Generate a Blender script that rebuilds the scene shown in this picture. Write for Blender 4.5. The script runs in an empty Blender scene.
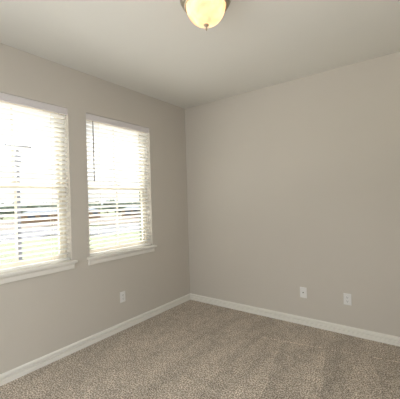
import bpy, bmesh, math, random
from mathutils import Vector, Matrix
random.seed(7)
C = bpy.context.scene.collection
S = bpy.context.scene

# ---------------------------------------------------------------- camera
yaw, pitch, roll, FPX = -0.6405, 0.0031, -0.0288, 297.9
CAM = Vector((2.7113, -3.3341, 1.4148))
fw = Vector((math.sin(yaw)*math.cos(pitch), math.cos(yaw)*math.cos(pitch), math.sin(pitch)))
rt = Vector((math.cos(yaw), -math.sin(yaw), 0)); up = rt.cross(fw)
r2 = math.cos(roll)*rt + math.sin(roll)*up
u2 = -math.sin(roll)*rt + math.cos(roll)*up
cd = bpy.data.cameras.new('camera'); cam = bpy.data.objects.new('camera', cd); C.objects.link(cam)
cd.sensor_width = 36; cd.sensor_fit = 'HORIZONTAL'; cd.lens = FPX*36/400; cd.clip_start = 0.02; cd.clip_end = 2000
cam.matrix_world = Matrix(((r2.x, u2.x, -fw.x, CAM.x), (r2.y, u2.y, -fw.y, CAM.y), (r2.z, u2.z, -fw.z, CAM.z), (0, 0, 0, 1)))
S.camera = cam

# ---------------------------------------------------------------- sky, light, exposure
SKY = 4.4
w = bpy.data.worlds.new('overcast_sky'); S.world = w; w.use_nodes = True
nt = w.node_tree; nt.nodes.clear()
tc = nt.nodes.new('ShaderNodeTexCoord'); sp = nt.nodes.new('ShaderNodeSeparateXYZ')
rp = nt.nodes.new('ShaderNodeValToRGB'); bg = nt.nodes.new('ShaderNodeBackground'); wo = nt.nodes.new('ShaderNodeOutputWorld')
for i, (p, k) in enumerate(((0.0, .28), (0.30, .36), (0.65, 1.0), (1.0, 1.3))):     # overcast: dim horizon, bright zenith
    e = rp.color_ramp.elements[i] if i < 2 else rp.color_ramp.elements.new(p)
    e.position = p; e.color = (0.88*k, 0.95*k, 1.0*k, 1)
nt.links.new(tc.outputs['Generated'], sp.inputs[0]); nt.links.new(sp.outputs['Z'], rp.inputs[0])
nt.links.new(rp.outputs[0], bg.inputs['Color']); bg.inputs['Strength'].default_value = SKY
nt.links.new(bg.outputs[0], wo.inputs[0])
XR, YB, H = 3.55, -3.95, 2.74       # room: x 0..XR, y YB..0, height H
sd = bpy.data.lights.new('sun', 'SUN'); sd.energy = 9.0; sd.angle = math.radians(12); sd.color = (1.0, 0.98, 0.95)
so = bpy.data.objects.new('sun', sd); C.objects.link(so)
so.rotation_euler = Vector((0.48, -0.15, -0.86)).to_track_quat('-Z', 'Y').to_euler()
def area(name, loc, rot, sx, sy, power, col, portal=False):
    l = bpy.data.lights.new(name, 'AREA'); l.shape = 'RECTANGLE'; l.size = sx; l.size_y = sy
    l.energy = power; l.color = col
    o = bpy.data.objects.new(name, l); C.objects.link(o); o.location = loc; o.rotation_euler = rot
    return o
# added fill lights, set in unseen wall openings behind and beside the camera
area('fill_light_back', (1.7, YB-0.02, 1.45), (math.radians(90), 0, math.radians(0)), 2.0, 1.4, 22, (0.94, 0.97, 1.0))
area('fill_light_side', (XR+0.02, -2.6, 1.05), (math.radians(90), 0, math.radians(90)), 0.85, 2.0, 4.0, (0.94, 0.97, 1.0))
S.view_settings.view_transform = 'Standard'; S.view_settings.look = 'None'
S.view_settings.exposure = 0.30; S.view_settings.gamma = 1.0; S.view_settings.use_curve_mapping = False

# ---------------------------------------------------------------- materials
def srgb(r, g, b):
    f = lambda c: (c/255/12.92) if c/255 <= 0.04045 else ((c/255+0.055)/1.055)**2.4
    return (f(r), f(g), f(b), 1)
def mat(name, col, rough=0.6, metal=0.0, noise=None, bump=None, spec=0.5):
    """noise=(scale, amount) varies the colour, bump=(scale, strength, distance)."""
    m = bpy.data.materials.new(name); m.use_nodes = True; n = m.node_tree; L = n.links
    b = n.nodes['Principled BSDF']
    b.inputs['Base Color'].default_value = col; b.inputs['Roughness'].default_value = rough
    b.inputs['Metallic'].default_value = metal; b.inputs['Specular IOR Level'].default_value = spec
    t = n.nodes.new('ShaderNodeTexCoord')
    if noise:
        x = n.nodes.new('ShaderNodeTexNoise'); x.inputs['Scale'].default_value = noise[0]; x.inputs['Detail'].default_value = 4
        L.new(t.outputs['Object'], x.inputs['Vector'])
        r = n.nodes.new('ShaderNodeValToRGB')
        a = noise[1]
        r.color_ramp.elements[0].position = 0.3; r.color_ramp.elements[1].position = 0.7
        r.color_ramp.elements[0].color = tuple(c*(1-a) for c in col[:3])+(1,)
        r.color_ramp.elements[1].color = tuple(min(1, c*(1+a)) for c in col[:3])+(1,)
        L.new(x.outputs['Fac'], r.inputs[0]); L.new(r.outputs[0], b.inputs['Base Color'])
    if bump:
        x = n.nodes.new('ShaderNodeTexNoise'); x.inputs['Scale'].default_value = bump[0]; x.inputs['Detail'].default_value = 3
        L.new(t.outputs['Object'], x.inputs['Vector'])
        q = n.nodes.new('ShaderNodeBump'); q.inputs['Strength'].default_value = bump[1]; q.inputs['Distance'].default_value = bump[2]
        L.new(x.outputs['Fac'], q.inputs['Height']); L.new(q.outputs[0], b.inputs['Normal'])
    return m
M = {}
M['wall'] = mat('greige_wall_paint', srgb(202, 195, 184), 0.75, noise=(1.5, 0.012), bump=(160, 0.12, 0.002), spec=0.3)
M['ceiling'] = mat('ceiling_paint', srgb(224, 221, 213), 0.85, noise=(2, 0.01), bump=(110, 0.15, 0.002), spec=0.2)
M['trim'] = mat('white_trim_paint', srgb(235, 231, 222), 0.4, noise=(3, 0.01))
M['vinyl'] = mat('window_vinyl', srgb(226, 218, 200), 0.45, noise=(3, 0.01))
M['plate'] = mat('white_plastic_plate', srgb(232, 230, 226), 0.35, noise=(20, 0.01))
M['slot'] = mat('dark_slot', srgb(70, 62, 55), 0.6, noise=(40, 0.05))
M['valance'] = mat('valance_white', srgb(220, 214, 213), 0.5, noise=(3, 0.01))
M['cord'] = mat('blind_cord', srgb(222, 212, 190), 0.8, noise=(60, 0.03))
M['wand'] = mat('blind_wand', srgb(96, 84, 76), 0.4, noise=(20, 0.03))
M['nickel'] = mat('brushed_nickel', srgb(176, 168, 150), 0.32, metal=1.0, noise=(8, 0.04))
M['screen'] = mat('bronze_screen_frame', srgb(92, 104, 88), 0.5, noise=(8, 0.05))

def slat_mat():
    m = bpy.data.materials.new('blind_slat'); m.use_nodes = True; n = m.node_tree; L = n.links
    b = n.nodes['Principled BSDF']; o = n.nodes['Material Output']
    t = n.nodes.new('ShaderNodeTexCoord'); x = n.nodes.new('ShaderNodeTexNoise'); x.inputs['Scale'].default_value = 4
    r = n.nodes.new('ShaderNodeValToRGB'); r.color_ramp.elements[0].color = (0.86, 0.85, 0.82, 1); r.color_ramp.elements[1].color = (0.90, 0.89, 0.86, 1)
    L.new(t.outputs['Object'], x.inputs['Vector']); L.new(x.outputs['Fac'], r.inputs[0]); L.new(r.outputs[0], b.inputs['Base Color'])
    b.inputs['Roughness'].default_value = 0.4
    tr = n.nodes.new('ShaderNodeBsdfTranslucent'); tr.inputs['Color'].default_value = (0.95, 0.94, 0.91, 1)
    mx = n.nodes.new('ShaderNodeMixShader'); mx.inputs[0].default_value = 0.45
    L.new(b.outputs[0], mx.inputs[1]); L.new(tr.outputs[0], mx.inputs[2]); L.new(mx.outputs[0], o.inputs[0])
    return m
M['slat'] = slat_mat()

def glass_mat():
    m = bpy.data.materials.new('window_glass'); m.use_nodes = True; n = m.node_tree; L = n.links
    n.nodes.clear(); o = n.nodes.new('ShaderNodeOutputMaterial')
    t = n.nodes.new('ShaderNodeBsdfTransparent'); t.inputs[0].default_value = (0.96, 0.96, 0.96, 1)
    g = n.nodes.new('ShaderNodeBsdfGlossy'); g.inputs['Roughness'].default_value = 0.02
    mx = n.nodes.new('ShaderNodeMixShader')
    mx.inputs[0].default_value = 0.035
    L.new(t.outputs[0], mx.inputs[1]); L.new(g.outputs[0], mx.inputs[2]); L.new(mx.outputs[0], o.inputs[0])
    return m
M['glass'] = glass_mat()

def alabaster():
    m = bpy.data.materials.new('alabaster_glass'); m.use_nodes = True; n = m.node_tree; L = n.links
    b = n.nodes['Principled BSDF']; o = n.nodes['Material Output']
    t = n.nodes.new('ShaderNodeTexCoord'); x = n.nodes.new('ShaderNodeTexNoise'); x.inputs['Scale'].default_value = 10.5
    x.inputs['Detail'].default_value = 3; x.inputs['Distortion'].default_value = 1.2
    r = n.nodes.new('ShaderNodeValToRGB'); r.color_ramp.elements[0].color = (0.88, 0.62, 0.46, 1); r.color_ramp.elements[1].color = (1.0, 0.88, 0.70, 1)
    r.color_ramp.elements[0].position = 0.3; r.color_ramp.elements[1].position = 0.65
    L.new(t.outputs['Object'], x.inputs['Vector']); L.new(x.outputs['Fac'], r.inputs[0]); L.new(r.outputs[0], b.inputs['Base Color'])
    b.inputs['Roughness'].default_value = 0.3
    tr = n.nodes.new('ShaderNodeBsdfTranslucent'); L.new(r.outputs[0], tr.inputs['Color'])
    mx = n.nodes.new('ShaderNodeMixShader'); mx.inputs[0].default_value = 0.75
    L.new(b.outputs[0], mx.inputs[1]); L.new(tr.outputs[0], mx.inputs[2]); L.new(mx.outputs[0], o.inputs[0])
    return m
M['alabaster'] = alabaster()
def bulb_mat():
    m = bpy.data.materials.new('lit_bulb'); m.use_nodes = True
    b = m.node_tree.nodes['Principled BSDF']; b.inputs['Base Color'].default_value = (1, .9, .75, 1)
    b.inputs['Emission Color'].default_value = (1.0, 0.93, 0.84, 1); b.inputs['Emission Strength'].default_value = 10.5
    return m
M['bulb'] = bulb_mat()

def carpet_mat():
    m = bpy.data.materials.new('speckled_carpet'); m.use_nodes = True; n = m.node_tree; L = n.links
    b = n.nodes['Principled BSDF']; b.inputs['Roughness'].default_value = 0.95; b.inputs['Specular IOR Level'].default_value = 0.1
    b.inputs['Sheen Weight'].default_value = 0.15
    t = n.nodes.new('ShaderNodeTexCoord')
    def noise(scale, det=2, vec=None):
        x = n.nodes.new('ShaderNodeTexNoise'); x.inputs['Scale'].default_value = scale; x.inputs['Detail'].default_value = det
        L.new(vec or t.outputs['Object'], x.inputs['Vector']); return x
    fine = noise(95, 3); r = n.nodes.new('ShaderNodeValToRGB'); e = r.color_ramp.elements
    e[0].position = 0.40; e[0].color = srgb(126, 114, 101); e[1].position = 0.60; e[1].color = srgb(222, 210, 194)
    k = e.new(0.5); k.color = srgb(174, 160, 143)
    L.new(fine.outputs['Fac'], r.inputs[0])
    # pile brushed in wide patches and vacuum strokes
    mp = n.nodes.new('ShaderNodeMapping'); mp.inputs['Rotation'].default_value = (0, 0, math.radians(-20)); mp.inputs['Scale'].default_value = (3.4, 0.9, 1)
    L.new(t.outputs['Object'], mp.inputs['Vector'])
    big = noise(1.6, 4, mp.outputs[0]); mid = noise(14, 3)
    ad = n.nodes.new('ShaderNodeMath'); ad.operation = 'ADD'; L.new(big.outputs['Fac'], ad.inputs[0]); L.new(mid.outputs['Fac'], ad.inputs[1])
    mr = n.nodes.new('ShaderNodeMapRange'); mr.inputs[1].default_value = 0.75; mr.inputs[2].default_value = 1.25; mr.inputs[3].default_value = 0.82; mr.inputs[4].default_value = 1.16
    L.new(ad.outputs[0], mr.inputs[0])
    mul = n.nodes.new('ShaderNodeVectorMath'); mul.operation = 'SCALE'
    def mth(op, a, b=None, c=None, clamp=False):
        x = n.nodes.new('ShaderNodeMath'); x.operation = op; x.use_clamp = clamp
        for i, v in enumerate((a, b, c)):
            if v is None: continue
            if isinstance(v, (int, float)): x.inputs[i].default_value = v
            else: L.new(v, x.inputs[i])
        return x.outputs[0]
    sx = n.nodes.new('ShaderNodeSeparateXYZ'); L.new(t.outputs['Object'], sx.inputs[0]); X, Y = sx.outputs[0], sx.outputs[1]
    wob = mth('MULTIPLY', noise(2.2, 2).outputs['Fac'], 0.10)
    # vacuum strokes: pile leaning alternately, sharp on one side and fading on the other
    saw = mth('FRACT', mth('MULTIPLY', mth('ADD', mth('ADD', mth('MULTIPLY_ADD', Y, 0.2, X), -1.92+.4*10), wob), 2.5))
    inx = mth('MULTIPLY_ADD', X, 2.0, -2.4, True); iny = mth('MULTIPLY_ADD', Y, -6.0, -2.6, True)
    stroke = mth('MULTIPLY', mth('MULTIPLY', mth('SUBTRACT', mth('POWER', saw, 1.6), 0.38), 0.20), mth('MULTIPLY', inx, iny))
    # broken light ridge where the pile was caught, parallel to the windowless wall
    dist = mth('ABSOLUTE', mth('ADD', mth('MULTIPLY_ADD', X, -0.178, Y), 0.777))
    ridge = mth('MULTIPLY', mth('LESS_THAN', dist, 0.009), mth('GREATER_THAN', noise(9, 1).outputs['Fac'], 0.50))
    ridge = mth('MULTIPLY', ridge, mth('GREATER_THAN', X, 1.38))
    tot = mth('ADD', mth('ADD', mr.outputs[0], stroke), mth('MULTIPLY', ridge, 0.45))
    L.new(r.outputs[0], mul.inputs[0]); L.new(tot, mul.inputs['Scale']); L.new(mul.outputs[0], b.inputs['Base Color'])
    q = n.nodes.new('ShaderNodeBump'); q.inputs['Strength'].default_value = 0.7; q.inputs['Distance'].default_value = 0.006
    L.new(fine.outputs['Fac'], q.inputs['Height']); L.new(q.outputs[0], b.inputs['Normal'])
    return m
M['carpet'] = carpet_mat()

# ---------------------------------------------------------------- mesh helpers
def link(name, bm, m, parent=None, loc=None, smooth=False, bevel=None):
    me = bpy.data.meshes.new(name); bmesh.ops.recalc_face_normals(bm, faces=bm.faces[:]); bm.to_mesh(me); bm.free()
    if smooth:
        for p in me.polygons: p.use_smooth = True
    me.materials.append(m)
    o = bpy.data.objects.new(name, me); C.objects.link(o)
    if loc is not None: o.location = loc
    if parent: o.parent = parent
    if bevel:
        bv = o.modifiers.new('bevel', 'BEVEL'); bv.width = bevel; bv.segments = 2; bv.limit_method = 'ANGLE'
    return o
def box(bm, x0, y0, z0, x1, y1, z1):
    v = [bm.verts.new((x, y, z)) for x in (x0, x1) for y in (y0, y1) for z in (z0, z1)]
    for f in ((0,1,3,2), (4,6,7,5), (0,4,5,1), (2,3,7,6), (0,2,6,4), (1,5,7,3)): bm.faces.new([v[i] for i in f])
def lathe(bm, prof, n=48, c=(0, 0, 0), closed=False):
    rings = []
    for r, z in prof:
        if r < 1e-6: rings.append([bm.verts.new((c[0], c[1], c[2]+z))])
        else: rings.append([bm.verts.new((c[0]+r*math.cos(2*math.pi*i/n), c[1]+r*math.sin(2*math.pi*i/n), c[2]+z)) for i in range(n)])
    pairs = list(zip(rings, rings[1:])) + ([(rings[-1], rings[0])] if closed else [])
    for a, b in pairs:
        for i in range(n):
            j = (i+1) % n
            if len(a) == 1 and len(b) == 1: continue
            if len(a) == 1: bm.faces.new((a[0], b[i], b[j]))
            elif len(b) == 1: bm.faces.new((a[i], a[j], b[0]))
            else: bm.faces.new((a[i], a[j], b[j], b[i]))
def tube(bm, a, b, r, n=10, r1=None):
    a, b = Vector(a), Vector(b); d = (b-a).normalized(); s = d.orthogonal().normalized(); t = d.cross(s); r1 = r if r1 is None else r1
    A = [bm.verts.new(a+r*(math.cos(2*math.pi*i/n)*s+math.sin(2*math.pi*i/n)*t)) for i in range(n)]
    B = [bm.verts.new(b+r1*(math.cos(2*math.pi*i/n)*s+math.sin(2*math.pi*i/n)*t)) for i in range(n)]
    for i in range(n): bm.faces.new((A[i], A[(i+1) % n], B[(i+1) % n], B[i]))
    bm.faces.new(A[::-1]); bm.faces.new(B)
def empty(name, loc, kind=None):
    o = bpy.data.objects.new(name, None); o.empty_display_size = 0.1; C.objects.link(o); o.location = loc
    if kind: o['kind'] = kind
    return o
def tag(o, label, cat, group=None):
    o['label'] = label; o['category'] = cat
    if group: o['group'] = group
    return o
def struct(o, label=None, cat=None):
    o['kind'] = 'structure'
    if label: o['label'] = label
    if cat: o['category'] = cat
    return o

def holed_wall(name, axis, face, back, a0, a1, z0, z1, holes, label):
    """wall slab on plane axis (0: x=face, 1: y=face) with rectangular openings (a0,a1,z0,z1)."""
    As = sorted({a0, a1, *[v for h in holes for v in h[:2]]}); Zs = sorted({z0, z1, *[v for h in holes for v in h[2:]]})
    P = (lambda d, a, z: (d, a, z)) if axis == 0 else (lambda d, a, z: (a, d, z))
    bm = bmesh.new(); cache = {}
    def V(d, a, z):
        k = (d, a, z)
        if k not in cache: cache[k] = bm.verts.new(P(*k))
        return cache[k]
    solid = lambda i, j: 0 <= i < len(As)-1 and 0 <= j < len(Zs)-1 and not any(h[0] <= As[i] < h[1] and h[2] <= Zs[j] < h[3] for h in holes)
    for i in range(len(As)-1):
        for j in range(len(Zs)-1):
            if not solid(i, j): continue
            A, B, Z, Y = As[i], As[i+1], Zs[j], Zs[j+1]
            for d in (face, back): bm.faces.new((V(d, A, Z), V(d, B, Z), V(d, B, Y), V(d, A, Y)))
            if not solid(i-1, j): bm.faces.new((V(face, A, Z), V(face, A, Y), V(back, A, Y), V(back, A, Z)))
            if not solid(i+1, j): bm.faces.new((V(face, B, Z), V(face, B, Y), V(back, B, Y), V(back, B, Z)))
            if not solid(i, j-1): bm.faces.new((V(face, A, Z), V(face, B, Z), V(back, B, Z), V(back, A, Z)))
            if not solid(i, j+1): bm.faces.new((V(face, A, Y), V(face, B, Y), V(back, B, Y), V(back, A, Y)))
    return struct(link(name, bm, M['wall']), label, 'wall')

# ---------------------------------------------------------------- room shell
WT = 0.19
ZS, ZT = 0.875, 2.339
WIN = [(-2.660, -1.782), (-1.592, -0.714)]
holed_wall('wall_left', 0, 0.0, -WT, YB-WT, WT, -0.25, H+0.2, [(a, b, ZS, ZT) for a, b in WIN], 'greige painted wall with the two blind-covered windows')
holed_wall('wall_right', 1, 0.0, WT, 0.0, XR+WT, -0.25, H+0.2, [], 'plain greige wall with two white plates near the floor')
holed_wall('wall_back', 1, YB, YB-WT, 0.0, XR+WT, -0.25, H+0.2, [(0.7, 2.7, 0.75, 2.15)], 'greige wall behind the viewer with a wide opening added for the fill light')  # opening added only to hold the back fill light
holed_wall('wall_front', 0, XR, XR+WT, YB, 0.0, -0.25, H+0.2, [(-3.02, -2.18, 0.0, 2.05)], 'greige wall behind the viewer with a door-sized opening added for the fill light')  # tall opening added to hold the side fill light
bm = bmesh.new(); box(bm, 0, YB, -0.25, XR, 0, 0); struct(link('floor', bm, M['carpet']), 'speckled beige brown wall-to-wall carpet floor', 'floor')
bm = bmesh.new(); box(bm, 0, YB, H, XR, 0, H+0.2); struct(link('ceiling', bm, M['ceiling']), 'plain off-white painted ceiling', 'ceiling')

# baseboard profile: (distance from wall, height)
PROF = [(0.0005, 0.0), (0.0180, 0.0), (0.0180, 0.024), (0.0135, 0.0255), (0.0135, 0.0305), (0.0175, 0.032), (0.0180, 0.0450), (0.0015, 0.0455), (0.0015, 0.0600),
        (0.0150, 0.0610), (0.0150, 0.074), (0.0100, 0.081), (0.0060, 0.084), (0.0005, 0.084)]
def baseboard(name, fn, label):
    bm = bmesh.new(); A = []; B = []
    for d, z in PROF:
        a, b = fn(d); A.append(bm.verts.new((*a, z))); B.append(bm.verts.new((*b, z)))
    n = len(PROF)
    for i in range(n): bm.faces.new((A[i], A[(i+1) % n], B[(i+1) % n], B[i]))
    bm.faces.new(A); bm.faces.new(B[::-1])
    return struct(link(name, bm, M['trim']), label, 'baseboard')
baseboard('baseboard_left', lambda d: ((d, -d-0.0002), (d, YB+0.0005)), 'white moulded baseboard along the window wall')
baseboard('baseboard_right', lambda d: ((d+0.0002, -d), (XR-0.0005, -d)), 'white moulded baseboard along the windowless wall')

# ---------------------------------------------------------------- windows
def bars(bm, x0, x1, y0, y1, z0, z1, t):     # rectangular frame of bar width t=(left,right,bottom,top)
    box(bm, x0, y0, z0, x1, y0+t[0], z1); box(bm, x0, y1-t[1], z0, x1, y1, z1)
    box(bm, x0, y0+t[0], z0, x1, y1-t[1], z0+t[2]); box(bm, x0, y0+t[0], z1-t[3], x1, y1-t[1], z1)
def window(idx, ya, yb, label):
    yc = (ya+yb)/2
    W = struct(empty(f'window_{idx}', (-0.12, yc, ZS), None), label, 'window')
    def P(name, bm, m, par=W, bevel=None):
        for v in bm.verts: v.co -= Vector((-0.12, yc, ZS))
        o = link(name, bm, m, par, bevel=bevel)
        return o
    zm = 1.585
    bm = bmesh.new(); bars(bm, -0.165, -0.085, ya+.001, yb-.001, ZS+.001, ZT-.001, (.028, .028, .018, .028)); P('window_frame', bm, M['vinyl'], bevel=.003)
    ya2, yb2 = ya+.0295, yb-.0295
    # upper sash, set further out
    bm = bmesh.new(); bars(bm, -0.155, -0.130, ya2, yb2, zm-.03, ZT-.0305, (.034, .034, .045, .036))
    box(bm, -0.147, yc-.010, zm+.015, -0.138, yc+.010, ZT-.066)
    up_ = P('upper_sash', bm, M['vinyl'], bevel=.0025)
    bm = bmesh.new(); box(bm, -0.1445, ya2+.033, zm+.014, -0.1405, yb2-.033, ZT-.066); g = P('pane', bm, M['glass'], W)
    g.parent = up_
    # lower sash, in front
    bm = bmesh.new(); bars(bm, -0.122, -0.096, ya2, yb2, ZS+.0195, zm+.03, (.036, .036, .036, .048))
    box(bm, -0.113, yc-.010, ZS+.055, -0.104, yc+.010, zm-.018)
    lo = P('lower_sash', bm, M['vinyl'], bevel=.0025)
    bm = bmesh.new(); box(bm, -0.1105, ya2+.035, ZS+.054, -0.1065, yb2-.035, zm-.017); g = P('pane', bm, M['glass'], W); g.parent = lo
    bm = bmesh.new(); box(bm, -0.096, yc-.03, zm+.031, -0.112, yc+.03, zm+.040); tube(bm, (-.104, yc, zm+.04), (-.104, yc, zm+.05), .008)
    l = P('sash_lock', bm, M['vinyl'], W); l.parent = lo
    # insect screen frame outside the lower sash
    bm = bmesh.new(); bars(bm, -0.186, -0.172, ya+.012, yb-.012, ZS+.012, zm+.005, (.022, .022, .022, .018)); P('screen_frame', bm, M['screen'])
    # stool and apron
    bm = bmesh.new()
    box(bm, -0.084, ya+.001, ZS-.0215, 0.0005, yb-.001, ZS+.0005); 
    box(bm, 0.0005, ya-.034, ZS-.0215, 0.046, yb+.034, ZS+.0005)
    P('window_stool', bm, M['trim'], bevel=.004)
    bm = bmesh.new(); pr = [(0.0008, -.022), (.030, -.022), (.028, -.030), (.019, -.036), (.0165, -.044), (.0165, -.074), (.012, -.082), (0.0008, -.082)]
    A = [bm.verts.new((d, ya-.016, ZS+z)) for d, z in pr]; B = [bm.verts.new((d, yb+.016, ZS+z)) for d, z in pr]
    for i in range(len(pr)): j = (i+1) % len(pr); bm.faces.new((A[i], A[j], B[j], B[i]))
    bm.faces.new(A); bm.faces.new(B[::-1]); P('window_apron', bm, M['trim'])
    return W
window(1, *WIN[0], 'left window cut by the photo edge, white vinyl sashes behind blinds')
window(2, *WIN[1], 'right window nearer the room corner, white vinyl sashes behind blinds')

# ---------------------------------------------------------------- blinds
TILT = math.radians(25)
def make_blind(y0, y1):
    yc = (y0+y1)/2
    R = empty('window_blind', (-0.042, yc, ZT-.002))
    def P(name, bm, m, bevel=None, smooth=False, par=R):
        for v in bm.verts: v.co -= Vector((-0.042, yc, ZT-.002))
        return link(name, bm, m, par, bevel=bevel, smooth=smooth)
    a, b = y0+.005, y1-.005
    bm = bmesh.new(); box(bm, -0.070, a+.004, ZT-.046, -0.020, b-.004, ZT-.003); P('headrail', bm, M['valance'])
    # valance board with a small moulded step
    bm = bmesh.new(); pr = [(-.018, -.003), (-.004, -.003), (-.003, -.010), (-.006, -.014), (-.006, -.054), (-.003, -.058), (-.004, -.066), (-.018, -.066)]
    A = [bm.verts.new((d, y0+.002, ZT+z)) for d, z in pr]; B = [bm.verts.new((d, y1-.002, ZT+z)) for d, z in pr]
    for i in range(len(pr)): j = (i+1) % len(pr); bm.faces.new((A[i], A[j], B[j], B[i]))
    bm.faces.new(A); bm.faces.new(B[::-1]); P('valance', bm, M['valance'])
    zt, zb = ZT-.078, ZS+.034
    n = 31; bm = bmesh.new(); hw, th = .0245, .0014
    for i in range(n):
        z = zt-(zt-zb-.040)*i/(n-1) - .006
        top, bot = [], []
        for k in range(5):
            s = -1+k/2; crown = .0022*(1-s*s)
            # s=+1 is the room-side edge, raised
            x = -0.045 + s*hw*math.cos(TILT) - crown*math.sin(TILT); zz = z + s*hw*math.sin(TILT) + crown*math.cos(TILT)
            for lst, dz in ((top, th), (bot, -th)):
                lst.append([bm.verts.new((x, yy, zz+dz)) for yy in (a, b)])
        for k in range(4):
            bm.faces.new((top[k][0], top[k+1][0], top[k+1][1], top[k][1])); bm.faces.new((bot[k][0], bot[k][1], bot[k+1][1], bot[k+1][0]))
            for e in (0, 1): bm.faces.new((top[k][e], bot[k][e], bot[k+1][e], top[k+1][e]))
        for k in (0, 4): bm.faces.new((top[k][0], top[k][1], bot[k][1], bot[k][0]))
    P('slats', bm, M['slat'])
    bm = bmesh.new(); box(bm, -0.070, a, ZS+.006, -0.020, b, ZS+.024); P('bottom_rail', bm, M['slat'], bevel=.003)
    for yy in (y0+.16, y1-.16):
        bm = bmesh.new()
        for xx in (-0.0705, -0.0195): tube(bm, (xx, yy, ZS+.024), (xx, yy, ZT-.046), .0011, 6)
        P('ladder_cord', bm, M['cord'])
    bm = bmesh.new(); tube(bm, (-0.0095, y0+.085, ZT-.066), (-0.0095, y0+.085, 1.675), .0048, 8); tube(bm, (-0.0095, y0+.085, 1.675), (-0.0095, y0+.085, 1.648), .0048, 8, .0062)
    P('tilt_wand', bm, M['wand'], smooth=True)
    return R
b1 = make_blind(*WIN[0]); tag(b1, 'white horizontal slat blind in the left window, at the photo edge', 'window blind', 'white slat blinds')
b2 = b1.copy(); C.objects.link(b2); b2.location.y += WIN[1][0]-WIN[0][0]
for ch in list(b1.children):
    c = ch.copy(); C.objects.link(c); c.parent = b2
tag(b2, 'white horizontal slat blind with visible tilt wand in the right window', 'window blind', 'white slat blinds')

# ---------------------------------------------------------------- wall plates
def plate(loc, rotz, name):
    """faces local -Y, origin at the plate's centre on the wall"""
    o = empty(name, loc); o.rotation_euler = (0, 0, rotz)
    bm = bmesh.new(); hw, hh = .0365, .0585
    pts = [(hw, -.0006), (hw, -.003), (hw-.004, -.0062)]
    ring = []
    for inset, y in ((0, -.0006), (0, -.003), (.005, -.0062)):
        ring.append([bm.verts.new((sx*(hw-inset), y, sz*(hh-inset))) for sx, sz in ((-1, -1), (1, -1), (1, 1), (-1, 1))])
    for r0, r1 in zip(ring, ring[1:]):
        for i in range(4): bm.faces.new((r0[i], r0[(i+1) % 4], r1[(i+1) % 4], r1[i]))
    bm.faces.new(ring[0]); bm.faces.new(ring[-1])
    link('faceplate', bm, M['plate'], o)
    return o
def outlet(loc, rotz):
    o = plate(loc, rotz, 'power_outlet')
    for s in (-1, 1):
        bm = bmesh.new(); n = 20; zc = s*.0195
        pts = []
        for i in range(n):
            t = 2*math.pi*i/n; x = .0172*math.cos(t); z = .0172*math.sin(t); z = max(-.0135, min(.0135, z)); pts.append((x, z))
        A = [bm.verts.new((x, -.0063, zc+z)) for x, z in pts]; B = [bm.verts.new((x*.97, -.0082, zc+z*.97)) for x, z in pts]
        for i in range(n): bm.faces.new((A[i], A[(i+1) % n], B[(i+1) % n], B[i]))
        bm.faces.new(A[::-1]); bm.faces.new(B); r = link('receptacle', bm, M['plate'], o)
        bm = bmesh.new()
        box(bm, -.0078, -.0090, zc-.001, -.0052, -.0083, zc+.0085); box(bm, .0052, -.0090, zc-.001, .0078, -.0083, zc+.0075)
        tube(bm, (0, -.0083, zc-.0065), (0, -.0090, zc-.0065), .0030, 12); link('slots', bm, M['slot'], r)
    bm = bmesh.new(); tube(bm, (0, -.0062, 0), (0, -.0078, 0), .0032, 12); link('screw', bm, M['plate'], o)
    return o
def coax(loc, rotz):
    o = plate(loc, rotz, 'cable_outlet')
    bm = bmesh.new(); tube(bm, (0, -.0062, 0), (0, -.0085, 0), .0075, 6); tube(bm, (0, -.0085, 0), (0, -.0150, 0), .0047, 16)
    link('coaxial_jack', bm, M['slot'], o)
    for s in (-1, 1):
        bm = bmesh.new(); tube(bm, (0, -.0062, s*.041), (0, -.0076, s*.041), .0034, 12); link('screw', bm, M['plate'], o)
    return o
tag(outlet((0, -1.196, .362), math.radians(90)), 'white power outlet on the window wall below the right window', 'power outlet')
tag(coax((1.625, 0, .357), 0), 'white cable plate with one small dark jack in its centre', 'cable outlet')
tag(outlet((2.073, 0, .360), 0), 'white power outlet on the windowless wall, right of the cable plate', 'power outlet')

# ---------------------------------------------------------------- ceiling lamp
DL = 1.88
LX = CAM + DL*(fw + r2*(5.7/FPX))
k = DL*(195/FPX); LX = LX + u2*k
lamp = empty('ceiling_lamp', (LX.x, LX.y, H-.001))
tag(lamp, 'lit flush-mount ceiling lamp with alabaster glass bowl and brushed nickel rim', 'ceiling lamp')
bm = bmesh.new()
lathe(bm, [(0, -.0), (.118, -.0), (.128, -.010), (.133, -.022), (.142, -.026), (.149, -.034), (.152, -.044), (.158, -.048), (.162, -.058), (.160, -.070), (.154, -.076),
           (.153, -.084), (.147, -.092), (.141, -.095), (.140, -.102), (.134, -.107), (.128, -.108), (.1265, -.100), (.126, -.070), (.118, -.030), (0, -.025)], 64)
link('canopy', bm, M['nickel'], lamp, smooth=True)
bm = bmesh.new(); OUT = [(.1245, -.078), (.1250, -.100), (.1235, -.116), (.119, -.134), (.112, -.151), (.103, -.167), (.091, -.182), (.076, -.195), (.058, -.205), (.038, -.2115), (.018, -.215), (.004, -.2155)]
INN = [(.004, -.212), (.018, -.2115), (.037, -.208), (.056, -.202), (.074, -.192), (.0885, -.179), (.100, -.1645), (.1085, -.149), (.1155, -.133), (.120, -.1155), (.1215, -.100), (.121, -.078)]
lathe(bm, OUT+INN, 64, closed=True); link('glass_bowl', bm, M['alabaster'], lamp, smooth=True)
bm = bmesh.new(); lathe(bm, [(0, -.216), (.014, -.216), (.018, -.220), (.0165, -.225), (.009, -.229), (.005, -.233), (.0045, -.240), (.0062, -.245), (.005, -.250), (.0025, -.256), (0, -.258)], 24)
link('finial', bm, M['nickel'], lamp, smooth=True)
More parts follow.
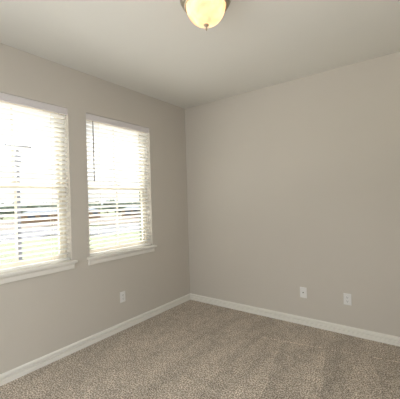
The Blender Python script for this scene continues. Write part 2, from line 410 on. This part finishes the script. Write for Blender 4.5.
bm = bmesh.new(); tube(bm, (0, 0, -.026), (0, 0, -.2155), .003, 8); link('centre_rod', bm, M['nickel'], lamp)
for s in (-1, 1):
    bm = bmesh.new(); ax = Vector((r2.x, r2.y, 0)).normalized()
    c = ax*(.045*s)
    lathe(bm, [(0, -.085), (.014, -.087), (.020, -.098), (.030, -.118), (.031, -.130), (.026, -.145), (.014, -.155), (0, -.158)], 24, (c.x, c.y, 0))
    bb = link('bulb', bm, M['bulb'], lamp, smooth=True)
    bm = bmesh.new(); tube(bm, (c.x, c.y, -.03), (c.x, c.y, -.0855), .014, 16); link('bulb_socket', bm, M['plate'], bb)

# ---------------------------------------------------------------- outside, seen between the slats from an upper floor
GZ = -3.1
M['grass'] = mat('lawn', srgb(86, 92, 64), 0.9, noise=(0.5, 0.15))
M['gravel'] = mat('pale_gravel', srgb(80, 79, 80), 0.9, noise=(0.5, 0.5))
M['dirt'] = mat('bare_dirt', srgb(86, 77, 67), 0.9, noise=(0.3, 0.2))
M['leaf'] = mat('tree_leaves', srgb(80, 90, 76), 0.9, noise=(0.8, 0.3))
M['bark'] = mat('bark', srgb(92, 78, 66), 0.9, noise=(2, 0.2))
M['brick'] = mat('tan_brick', srgb(120, 96, 74), 0.9, noise=(1, 0.1))
M['roof'] = mat('grey_shingles', srgb(88, 92, 96), 0.9, noise=(2, 0.1))
M['pole'] = mat('weathered_pole', srgb(98, 98, 102), 0.8, noise=(3, 0.1))
M['steel'] = mat('grey_steel', srgb(104, 106, 112), 0.5, noise=(3, 0.05))
M['darkglass'] = mat('house_glass', srgb(60, 72, 88), 0.1, noise=(1, 0.05))
def polar(az, d): return CAM.x+d*math.cos(math.radians(az)), CAM.y+d*math.sin(math.radians(az))
def sector(name, d0, d1, z, m, label, cat, seg=30):
    bm = bmesh.new(); A = []; B = []
    for i in range(seg+1):
        az = 100+100*i/seg; wv = 1+.05*math.sin(i*1.3)+.03*math.sin(i*2.9)
        A.append(bm.verts.new((*polar(az, d0*wv), z))); B.append(bm.verts.new((*polar(az, d1*wv), z)))
    for i in range(seg): bm.faces.new((A[i], A[i+1], B[i+1], B[i]))
    r = bmesh.ops.extrude_face_region(bm, geom=bm.faces[:])
    for v in [e for e in r['geom'] if isinstance(e, bmesh.types.BMVert)]: v.co.z -= .1
    return struct(link(name, bm, m), label, cat)
bm = bmesh.new(); box(bm, -700, -500, GZ-.3, -WT-.02, 700, GZ); struct(link('ground', bm, M['grass']), 'yellow-green lawn outside below the windows', 'lawn')
M['bounce_ground'] = mat('pale_bounce_ground', srgb(228, 222, 212), 0.9, noise=(0.6, 0.03))  # unseen pale ground, added to throw daylight up through the slats onto the ceiling
bm = bmesh.new(); box(bm, -20, -22, GZ, -WT-.02, 18, GZ+.08); struct(link('ground_bounce', bm, M['bounce_ground']), 'unseen pale ground added below the windows to reflect light up', 'bounce_slab')
sector('ground_gravel', 46, 62, GZ+.12, M['gravel'], 'pale rubble strip outside between lawn and bare dirt', 'gravel')
sector('ground_dirt', 66, 110, GZ+.14, M['dirt'], 'tan bare building ground outside beyond the gravel', 'dirt')
def house(az, d, wd, dp, hh, rh, label):
    x, y = polar(az, d); o = empty('house', (x, y, GZ+.14)); o.rotation_euler = (0, 0, math.radians(az)); tag(o, label, 'house', 'houses beyond the lawn')
    bm = bmesh.new(); box(bm, 0, -wd/2, 0, dp, wd/2, hh); W_ = link('house_wall', bm, M['brick'], o)
    bm = bmesh.new(); e = .5
    v = [bm.verts.new(p) for p in ((-e, -wd/2-e, hh), (-e, wd/2+e, hh), (dp+e, wd/2+e, hh), (dp+e, -wd/2-e, hh), (dp/2, -wd/2+dp/2.2, hh+rh), (dp/2, wd/2-dp/2.2, hh+rh))]
    for f in ((0, 1, 5, 4), (2, 3, 4, 5), (1, 2, 5), (3, 0, 4), (3, 2, 1, 0)): bm.faces.new([v[i] for i in f])
    link('roof', bm, M['roof'], o)
    for yy in (-wd*.32, wd*.05, wd*.3):
        bm = bmesh.new(); box(bm, -.06, yy-.8, .9, .02, yy+.8, 2.1); link('house_window', bm, M['darkglass'], o)
house(138.6, 88, 9, 8, 2.3, 1.5, 'small tan house with grey roof behind the right part of right window')
house(147.5, 92, 7, 6, 2.2, 1.2, 'smallest tan house with grey roof, between the other two houses outside')
house(154.0, 84, 11, 8, 2.3, 1.5, 'small tan house with grey roof behind the left window')
def make_tree(n, seed):
    rnd = random.Random(seed); o = empty('tree', (0, 0, 0))
    bm = bmesh.new(); tube(bm, (0, 0, -.05), (0, 0, 3), .35, 8, .2); link('trunk', bm, M['bark'], o)
    bm = bmesh.new()
    for i in range(n):
        a = rnd.uniform(0, 6.28); r = rnd.uniform(0, 2.6); z = rnd.uniform(2.2, 5.2)
        k = bmesh.ops.create_icosphere(bm, subdivisions=2, radius=rnd.uniform(1.1, 1.9))
        for v in k['verts']: v.co = Vector((v.co.x, v.co.y, v.co.z*.85))*rnd.uniform(.88, 1.1)+Vector((r*math.cos(a), r*math.sin(a), z))
    link('foliage', bm, M['leaf'], o); return o
protos = [make_tree(11, 3), make_tree(14, 5)]
cnt = 0
for row, (d, n) in enumerate(((112, 9), (122, 9), (133, 10), (146, 11))):
    for i in range(n):
        az = 131+33*(i+.5*(row % 2)+random.uniform(-.06, .06))/n; x, y = polar(az, d+random.uniform(-2, 2)); s = random.uniform(.8, 1.0)
        src = protos[cnt % 2]
        if cnt < 2: o = src
        else:
            o = src.copy(); C.objects.link(o)
            for ch in list(src.children): c = ch.copy(); C.objects.link(c); c.parent = o
        o.location = (x, y, GZ); o.scale = (s*.72, s*.72, s*.95); o.rotation_euler = (0, 0, random.uniform(0, 6.28))
        tag(o, 'dark green tree in the distant tree line outside the windows', 'tree', 'distant tree line'); cnt += 1
# utility pole
px, py = polar(158.0, 27.5)
P_ = empty('utility_pole', (px, py, GZ)); P_.rotation_euler = (0, 0, math.radians(158)); tag(P_, 'dark utility pole with crossarm outside the left window', 'utility pole')
bm = bmesh.new(); tube(bm, (0, 0, -.05), (0, 0, 9.2), .14, 12, .10); link('pole', bm, M['pole'], P_)
bm = bmesh.new(); box(bm, -.22, -.95, 9.02, -.09, .95, 9.22); link('crossarm', bm, M['pole'], P_)
for yy in (-.8, -.4, .4, .8):
    bm = bmesh.new(); lathe(bm, [(0, 9.22), (.05, 9.22), (.03, 9.26), (.06, 9.30), (.04, 9.35), (0, 9.38)], 12, (-.10, yy, 0)); link('insulator', bm, M['steel'], P_)
bm = bmesh.new(); lathe(bm, [(0, 7.6), (.20, 7.6), (.22, 7.65), (.22, 8.35), (.18, 8.42), (0, 8.45)], 20, (-.36, 0.0, 0)); link('transformer', bm, M['steel'], P_)
